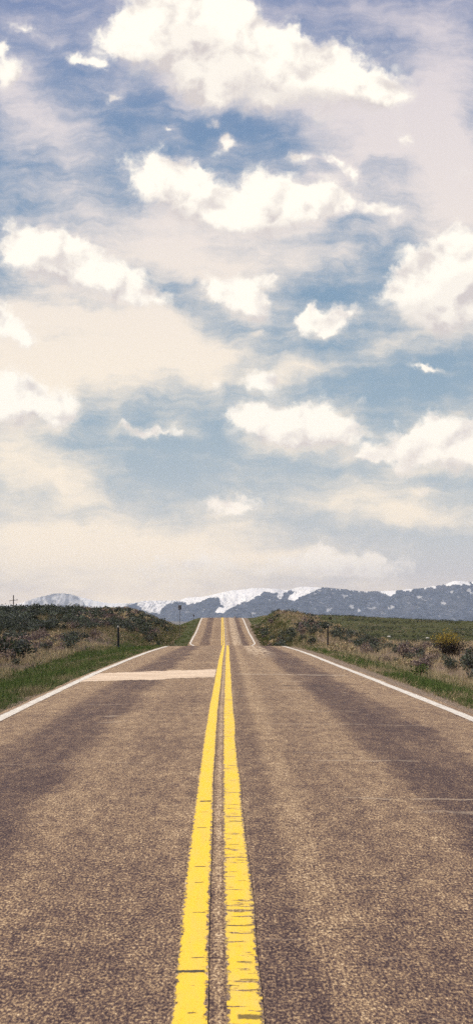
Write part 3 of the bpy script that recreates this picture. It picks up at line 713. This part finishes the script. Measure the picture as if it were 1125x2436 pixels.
# ---- grasses
def scatter(n, y0, y1, ufun, side, pw=1.0):
    q = rng.random(n); y = (y0 ** (1 - pw) + q * (y1 ** (1 - pw) - y0 ** (1 - pw))) ** (1 / (1 - pw)) if pw != 1 else y0 * (y1 / y0) ** q
    u = ufun(n, y); x = cxr(y) + (u if side == 'R' else -u)
    k = np.abs(x) < .231 * y * 1.3 + 1.5
    return x[k], y[k], u[k]
def grass(name, sets, label, cat):
    Vs, Cs = [], []
    for (x, y, h, pal, clump, lean) in sets:
        # every seed grows a tuft of blades
        n = len(x); m = clump; X = np.repeat(x, m); Y = np.repeat(y, m)
        sc2 = np.clip(Y / 40, .7, 2.6)
        X = X + rng.normal(size=n * m) * .035 * sc2; Y = Y + rng.normal(size=n * m) * .035 * sc2
        Z = ground(X, Y) - .02
        tone = np.repeat(rng.uniform(.7, 1.3, n), m)
        C = pick(pal, n * m, .18) * tone[:, None]
        hh = np.repeat(h, m) * rng.uniform(.5, 1.15, n * m)
        V, C = blades(np.stack([X, Y, Z], -1), hh, np.clip(.008 * sc2 * 1.6, .01, .05), lean, C)
        Vs.append(V); Cs.append(C)
    o = poly_obj(name, np.concatenate(Vs), np.concatenate(Cs), 3)
    tag(o, label, cat, kind='stuff')
def patchy(x, y, sc3, thr, seed, soft=.12):
    f = fbm(x * sc3, y * sc3, 3, seed); return rng.random(len(x)) < np.clip((f - thr) / soft + .5, 0, 1)
gs = []
x, y, u = scatter(26000, 9, 175, lambda n, y: Lw(y) + .2 + rng.random(n) ** .9 * (5.1 + rng.random(n) * 1.5), 'L', 1.6)
k = patchy(x, y, .5, .40, 61); gs.append((x[k], y[k], rng.uniform(.12, .26, k.sum()) * np.clip((u[k] - 3.4) / .7, .35, 1), GREEN, 7, .35))
k2 = ~k; gs.append((x[k2], y[k2], rng.uniform(.1, .22, k2.sum()), (OLIVE + STRAW[:4] * .5) * .8, 6, .4))
x, y, u = scatter(26000, 9, 175, lambda n, y: 4.4 + rng.random(n) * 4.2, 'R', 1.6)
k = patchy(x, y, .6, .40, 63, .08); gs.append((x[k], y[k], rng.uniform(.1, .24, k.sum()) * np.clip((u[k] - 4.0) / .9, .35, 1), GREEN, 7, .4))
k2 = ~k; k2[::3] = False; gs.append((x[k2], y[k2], rng.uniform(.12, .3, k2.sum()), STRAW * .85, 6, .5))
x, y, u = scatter(9000, 104, 228, lambda n, y: 12 + rng.random(n) * 47, 'R', 1.2)
k = patchy(x, y, .12, .52, 64, .12); gs.append((x[k], y[k], rng.uniform(.10, .26, k.sum()), OLIVE * .95, 5, .5)); k2 = ~k; gs.append((x[k2], y[k2], rng.uniform(.1, .22, k2.sum()), (OLIVE + GREEN) * .5, 5, .5))
x, y, u = scatter(5000, 96, 215, lambda n, y: 13 + rng.random(n) * 34, 'R', 1.4); k = patchy(x, y, .22, .55, 93, .1); gs.append((x[k], y[k], rng.uniform(.25, .5, k.sum()), SAGE * .7, 9, .5))
x, y, u = scatter(6000, 88, 158, lambda n, y: 6 + rng.random(n) * 17, 'L', 1.2); gs.append((x, y, rng.uniform(.2, .4, len(x)), OLIVE, 6, .5))
x, y, u = scatter(3500, 88, 158, lambda n, y: 4.2 + rng.random(n) * 3, 'R', 1.2); gs.append((x, y, rng.uniform(.15, .3, len(x)), OLIVE, 6, .5))
grass('green_grass', gs, 'green and olive grass along both verges and over the right field', 'grass')
ds = []
x, y, u = scatter(13000, 26, 84, lambda n, y: 8.2 + rng.random(n) ** 1.2 * 20, 'L', 1.3); k = patchy(x, y, .25, .45, 71, .2)
ds.append((x[k], y[k], rng.uniform(.22, .55, k.sum()), STRAW, 8, .22))
k2 = ~k; ds.append((x[k2], y[k2], rng.uniform(.15, .4, k2.sum()), PURP * 1.3, 7, .3))
x, y, u = scatter(13000, 20, 104, lambda n, y: 6.8 + rng.random(n) ** 1.2 * 20, 'R', 1.3); k = patchy(x, y, .3, .47, 72, .2)
ds.append((x[k], y[k], rng.uniform(.2, .5, k.sum()), STRAW * 1.05, 8, .25))
k2 = ~k; ds.append((x[k2], y[k2], rng.uniform(.15, .35, k2.sum()), (PURP + STRAW[:4]) * .6, 7, .35))
x, y, u = scatter(3000, 86, 200, lambda n, y: 13 + rng.random(n) * 32, 'R', 1.6); k = patchy(x, y, .09, .56, 88, .08); ds.append((x[k], y[k], rng.uniform(.15, .3, k.sum()), (STRAW[:4] * .5 + PURP * .4), 7, .4))
x, y, u = scatter(2600, 84, 150, lambda n, y: 5.5 + rng.random(n) * 10, 'R', 1.2); ds.append((x, y, rng.uniform(.25, .5, len(x)), STRAW * .8, 7, .3))
x, y, u = scatter(5200, 84, 160, lambda n, y: 5.5 + rng.random(n) * 18, 'L', 1.2); ds.append((x, y, rng.uniform(.25, .5, len(x)), STRAW * .7, 7, .3))
x, y, u = scatter(900, 14, 120, lambda n, y: 3.95 + rng.random(n) * .5, 'L', 1.6); ds.append((x, y, rng.uniform(.05, .12, len(x)), STRAW * .7, 6, .6))
x, y, u = scatter(900, 14, 120, lambda n, y: 4.3 + rng.random(n) * .6, 'R', 1.6); ds.append((x, y, rng.uniform(.05, .14, len(x)), STRAW * .9, 6, .6))
grass('dry_grass', ds, 'straw coloured dry grass in the belts between the verges and the hills', 'dry grass')

# ------------------------------------------------------------------ posts, signs, pole
def simple_mat(name, col, rough=.6, spec=.3, metal=0, nz=.3):
    m, t, b = mat(name, rough, spec); b.inputs['Metallic'].default_value = metal
    pz = t.new('ShaderNodeTexCoord').outputs['Object']
    n = t.noise(t.vm('MULTIPLY', pz, (6, 6, 1.5)), 4, 4, .65)
    d = tuple(c * (1 - nz) for c in col); e = tuple(min(1, c * (1 + nz)) for c in col)
    t.l.new(t.mix(t.step(n, .3, .7), d, e), b.inputs['Base Color']); return m
M_dark = simple_mat('dark painted steel', (.022, .024, .028)); M_galv = simple_mat('weathered steel', (.16, .15, .15), .5, .4, .3)
M_wood = simple_mat('weathered wood', (.075, .058, .05)); M_white = simple_mat('white reflector', (.78, .74, .66), .4, .5, 0, .08); M_signback = simple_mat('bare sign back', (.17, .155, .16), .5, .4)
M_pole = simple_mat('old pole wood', (.07, .05, .045))
def tube_bm(V, Fs, p0, p1, r0, r1, n=8, cap=True):
    p0 = Vector(p0); p1 = Vector(p1); d = (p1 - p0).normalized(); a = d.orthogonal().normalized(); b_ = d.cross(a); k = len(V)
    for p, r in ((p0, r0), (p1, r1)):
        for j in range(n):
            an = 6.2832 * j / n; V.append(tuple(p + a * math.cos(an) * r + b_ * math.sin(an) * r))
    for j in range(n): Fs.append((k + j, k + (j + 1) % n, k + n + (j + 1) % n, k + n + j))
    if cap: Fs.append(tuple(range(k + n, k + 2 * n))); Fs.append(tuple(range(k + n - 1, k - 1, -1)))
def box_bm(V, Fs, c, s, bev=0):
    k = len(V); x, y, z = c; a, b_, d = (q / 2 for q in s)
    for dz in (-d, d):
        for dx, dy in ((-a, -b_), (a, -b_), (a, b_), (-a, b_)): V.append((x + dx, y + dy, z + dz))
    for f in ((0, 3, 2, 1), (4, 5, 6, 7), (0, 1, 5, 4), (1, 2, 6, 5), (2, 3, 7, 6), (3, 0, 4, 7)): Fs.append(tuple(k + i for i in f))
def pyobj(name, V, Fs, m, parent=None):
    me = bpy.data.meshes.new(name); me.from_pydata(V, [], Fs); me.materials.append(m); o = bpy.data.objects.new(name, me); COL.objects.link(o)
    if parent: o.parent = parent
    return o
def delineator(px, py, hpx, label, y0=12, y1=240, wide=.06, group=None, refl=True):
    x, y, z = place(px, py, y0, y1); h = hpx * y / F
    root = bpy.data.objects.new('roadside_post', None); COL.objects.link(root); root.location = (x, y, z)
    # a flanged channel post, slightly folded about its middle
    V = []; Fs = []
    w = wide
    prof_ = [(-w, .02), (-w * .45, .02), (-w * .25, -.02), (w * .25, -.02), (w * .45, .02), (w, .02), (w, .03), (w * .5, .03), (w * .3, -.008), (-w * .3, -.008), (-w * .5, .03), (-w, .03)]
    zz = [-.3, 0, h * .5, h - .04, h]
    for i, q in enumerate(zz):
        tp = .92 if i == len(zz) - 1 else 1
        V += [(a * tp, b_, q) for a, b_ in prof_]
    nn = len(prof_)
    for i in range(len(zz) - 1):
        for j in range(nn): Fs.append((i*nn + j, i*nn + (j + 1) % nn, (i+1)*nn + (j + 1) % nn, (i+1)*nn + j))
    Fs.append(tuple(range((len(zz)-1)*nn, len(zz)*nn)))
    pyobj('post', V, Fs, M_dark, root)
    if refl:
        V = []; Fs = []; tube_bm(V, Fs, (0, -.024, h - .07), (0, -.034, h - .07), .047, .043, 14); pyobj('reflector', V, Fs, M_white, root)
    tag(root, label, 'road post', group); root.rotation_euler = (R(random.uniform(-1, 1)), R(random.uniform(-1, 1)), R(random.uniform(-8, 8)))
delineator(282, 1542, 54, 'dark roadside marker post on the left verge before the crest', y0=40, y1=90)
delineator(779, 1539, 54, 'dark roadside marker post on the right verge with a pale reflector at its top', y0=40, y1=90)
delineator(635, 1511, 24, 'farther dark roadside post on the right bank of the far rise', y0=105, y1=180, wide=.045, refl=False)
delineator(623, 1504, 20, 'faint thin post just left of the far right roadside post', y0=105, y1=185, wide=.03, refl=False)
delineator(598, 1470, 11, 'tiny post on the skyline just right of the far crest', y0=150, y1=190, wide=.035, refl=False)

def road_sign(px, py, ytop, wpx, hpx, y0, y1, label, shape):
    x, y, z = place(px, py, y0, y1); h = (py - ytop) * y / F; w = wpx * y / F; ph = hpx * y / F
    root = bpy.data.objects.new('road_sign', None); COL.objects.link(root); root.location = (x, y, z)
    V = []; Fs = []; box_bm(V, Fs, (0, 0, (h - .3) / 2 - .02), (.055, .03, h + .3 - .04)); box_bm(V, Fs, (0, -.02, (h - .3) / 2), (.03, .012, h + .2 - .05)); pyobj('post', V, Fs, M_galv, root)
    V = []; Fs = []; c = h - ph / 2; r = min(w, ph) * .12
    ring = []
    for (sx, sz, a0) in ((1, 1, 0), (-1, 1, 90), (-1, -1, 180), (1, -1, 270)):
        for a in (0, 30, 60, 90): ring.append((sx * (w / 2 - r) + r * math.cos(R(a0 + a)), c + sz * (ph / 2 - r) + r * math.sin(R(a0 + a))))
    n = len(ring); V = [(a, .03, b_) for a, b_ in ring] + [(a, .045, b_) for a, b_ in ring]
    Fs = [tuple(range(n))[::-1], tuple(range(n, 2 * n))] + [(j, (j + 1) % n, n + (j + 1) % n, n + j) for j in range(n)]
    pyobj('sign_panel', V, Fs, M_signback, root)
    V = []; Fs = []; box_bm(V, Fs, (0, .022, c + ph * .25), (w * .7, .014, .03)); box_bm(V, Fs, (0, .022, c - ph * .25), (w * .7, .014, .03)); pyobj('bracket', V, Fs, M_galv, root)
    tag(root, label, 'road sign')
road_sign(428, 1516, 1440, 7.5, 11, 100, 160, 'tall grey road sign seen from behind on the left bank below the far crest', 0)
road_sign(461, 1477, 1461.5, 4, 5, 150, 190, 'tiny road sign on the left skyline beside the far crest', 0)

# utility pole beyond the left hill
Y0 = 290.; x0 = (33 - CXP) * Y0 / F; zt = H + (HZ - 1415.5) * Y0 / F; zg = float(ground(x0, Y0))
root = bpy.data.objects.new('utility_pole', None); COL.objects.link(root); root.location = (x0, Y0, zg); ht = zt - zg
V = []; Fs = []; tube_bm(V, Fs, (0, 0, -1), (0, 0, ht), .2, .13, 10); pyobj('pole', V, Fs, M_pole, root)
za = ht - 12.5 * Y0 / F; V = []; Fs = []
o = None
V, Fs = [], []; box_bm(V, Fs, (.0, -.16, za), (2.15, .12, .14)); arm = pyobj('crossarm', V, Fs, M_pole, root); arm.rotation_euler = (0, R(-5), 0); arm.location = (.08 + .09 * za * 0, 0, 0)
arm.location = (za * math.sin(R(5)), 0, za - za * math.cos(R(5)))
V, Fs = [], []; tube_bm(V, Fs, (1.1, -.16, za - .0), (1.1, -.16, za + .36), .09, .05, 8); tube_bm(V, Fs, (1.1, -.16, za - .06), (1.1, -.16, za + .1), .13, .13, 8); pyobj('insulator', V, Fs, M_galv, root)
V, Fs = [], []; tube_bm(V, Fs, (-.95, -.16, za - .1), (-.98, -.16, za - 1.0), .05, .05, 8); pyobj('hanging_brace', V, Fs, M_pole, root)
tag(root, 'wooden utility pole with a crossarm standing beyond the left hill', 'utility pole')

# fences
def fence(name, pts, label, hgt, r, rails=None, wires=3):
    root = bpy.data.objects.new(name, None); COL.objects.link(root); x0, y0, z0 = pts[0][:3]; root.location = (x0, y0, z0)
    for i, p in enumerate(pts):
        h = p[3] if len(p) > 3 else hgt; rr = p[4] if len(p) > 4 else r
        V = []; Fs = []; tube_bm(V, Fs, (p[0]-x0, p[1]-y0, p[2]-z0-.3), (p[0]-x0+random.uniform(-.03,.03), p[1]-y0, p[2]-z0+h), rr, rr*.85, 8); pyobj('post', V, Fs, M_wood, root)
    for w in range(wires):
        V = []; Fs = []
        for a, b_ in zip(pts[:-1], pts[1:]):
            f = (w + 1) / (wires + .4)
            tube_bm(V, Fs, (a[0]-x0, a[1]-y0, a[2]-z0+(a[3] if len(a) > 3 else hgt)*f), (b_[0]-x0, b_[1]-y0, b_[2]-z0+(b_[3] if len(b_) > 3 else hgt)*f), .006, .006, 4, False)
        pyobj('wire', V, Fs, M_galv, root)
    tag(root, label, 'fence'); return root
pl = []
for (px, py, h) in ((176, 1522, 22), (204, 1501, 20), (216, 1493, 17), (225, 1486, 16), (234, 1480, 15), (243, 1477, 13)):
    x, y, z = place(px, py, 70, 150); pl.append((x, y, z, h * y / F, .04))
x, y, z = place(250, 1475, 80, 150); pl.append((x, y, z, 19 * y / F, .09)); x, y, z = place(253.5, 1475, 80, 150); pl.append((x + .1, y, z, 18 * y / F, .09))
fence('wire_fence', pl, 'wooden post and wire fence climbing the left hill to two thick corner posts', 1, .04)
pr = []
for (px, py, h) in ((1092, 1569, 22), (1107, 1573, 24), (1122, 1571, 20), (1140, 1573, 22), (1160, 1574, 22)):
    x, y, z = place(px, py, 45, 90); pr.append((x, y, z, h * y / F, .03))
fence('wire_fence', pr, 'short dark post and wire fence right of the golden bush', 1, .03)

# small pale stones
stm = simple_mat('pale stone', (.5, .46, .4), .8, .2)
for (px, py, s, lab) in ((1016, 1519, .15, 'pale stone lying in the green field left of the golden bush'), (925, 1516, .17, 'pale stone beside the rusty clump at the field edge')):
    x, y, z = place(px, py, 60, 200)
    me = bpy.data.meshes.new('stone'); import bmesh
    bm = bmesh.new(); bmesh.ops.create_icosphere(bm, subdivisions=3, radius=s)
    for v_ in bm.verts:
        k = .75 + .5 * float(fbm(np.array([v_.co.x * 4 + 9]), np.array([v_.co.y * 4 + v_.co.z * 3]), 3, 4)[0]); v_.co = Vector((v_.co.x * k * 1.3, v_.co.y * k, v_.co.z * k * .7))
    bm.to_mesh(me); bm.free(); me.materials.append(stm); o = bpy.data.objects.new('stone', me); COL.objects.link(o); o.location = (x, y, z + s * .25); tag(o, lab, 'stone')

# ------------------------------------------------------------------ haze
V, Fs = [], []; box_bm(V, Fs, (0, 10300, 425), (27000, 23600, 1050))
hm = bpy.data.materials.new('haze'); hm.use_nodes = True; nt = hm.node_tree; nt.nodes.clear()
ou = nt.nodes.new('ShaderNodeOutputMaterial'); pv = nt.nodes.new('ShaderNodeVolumePrincipled')
pv.inputs['Density'].default_value = 3.7e-5; pv.inputs['Color'].default_value = (.76, .86, 1, 1); pv.inputs['Anisotropy'].default_value = .0
nt.links.new(pv.outputs[0], ou.inputs['Volume'])
hz = pyobj('haze', V, Fs, hm); tag(hz, 'thin pale haze in the air over the whole valley', 'haze', kind='stuff')
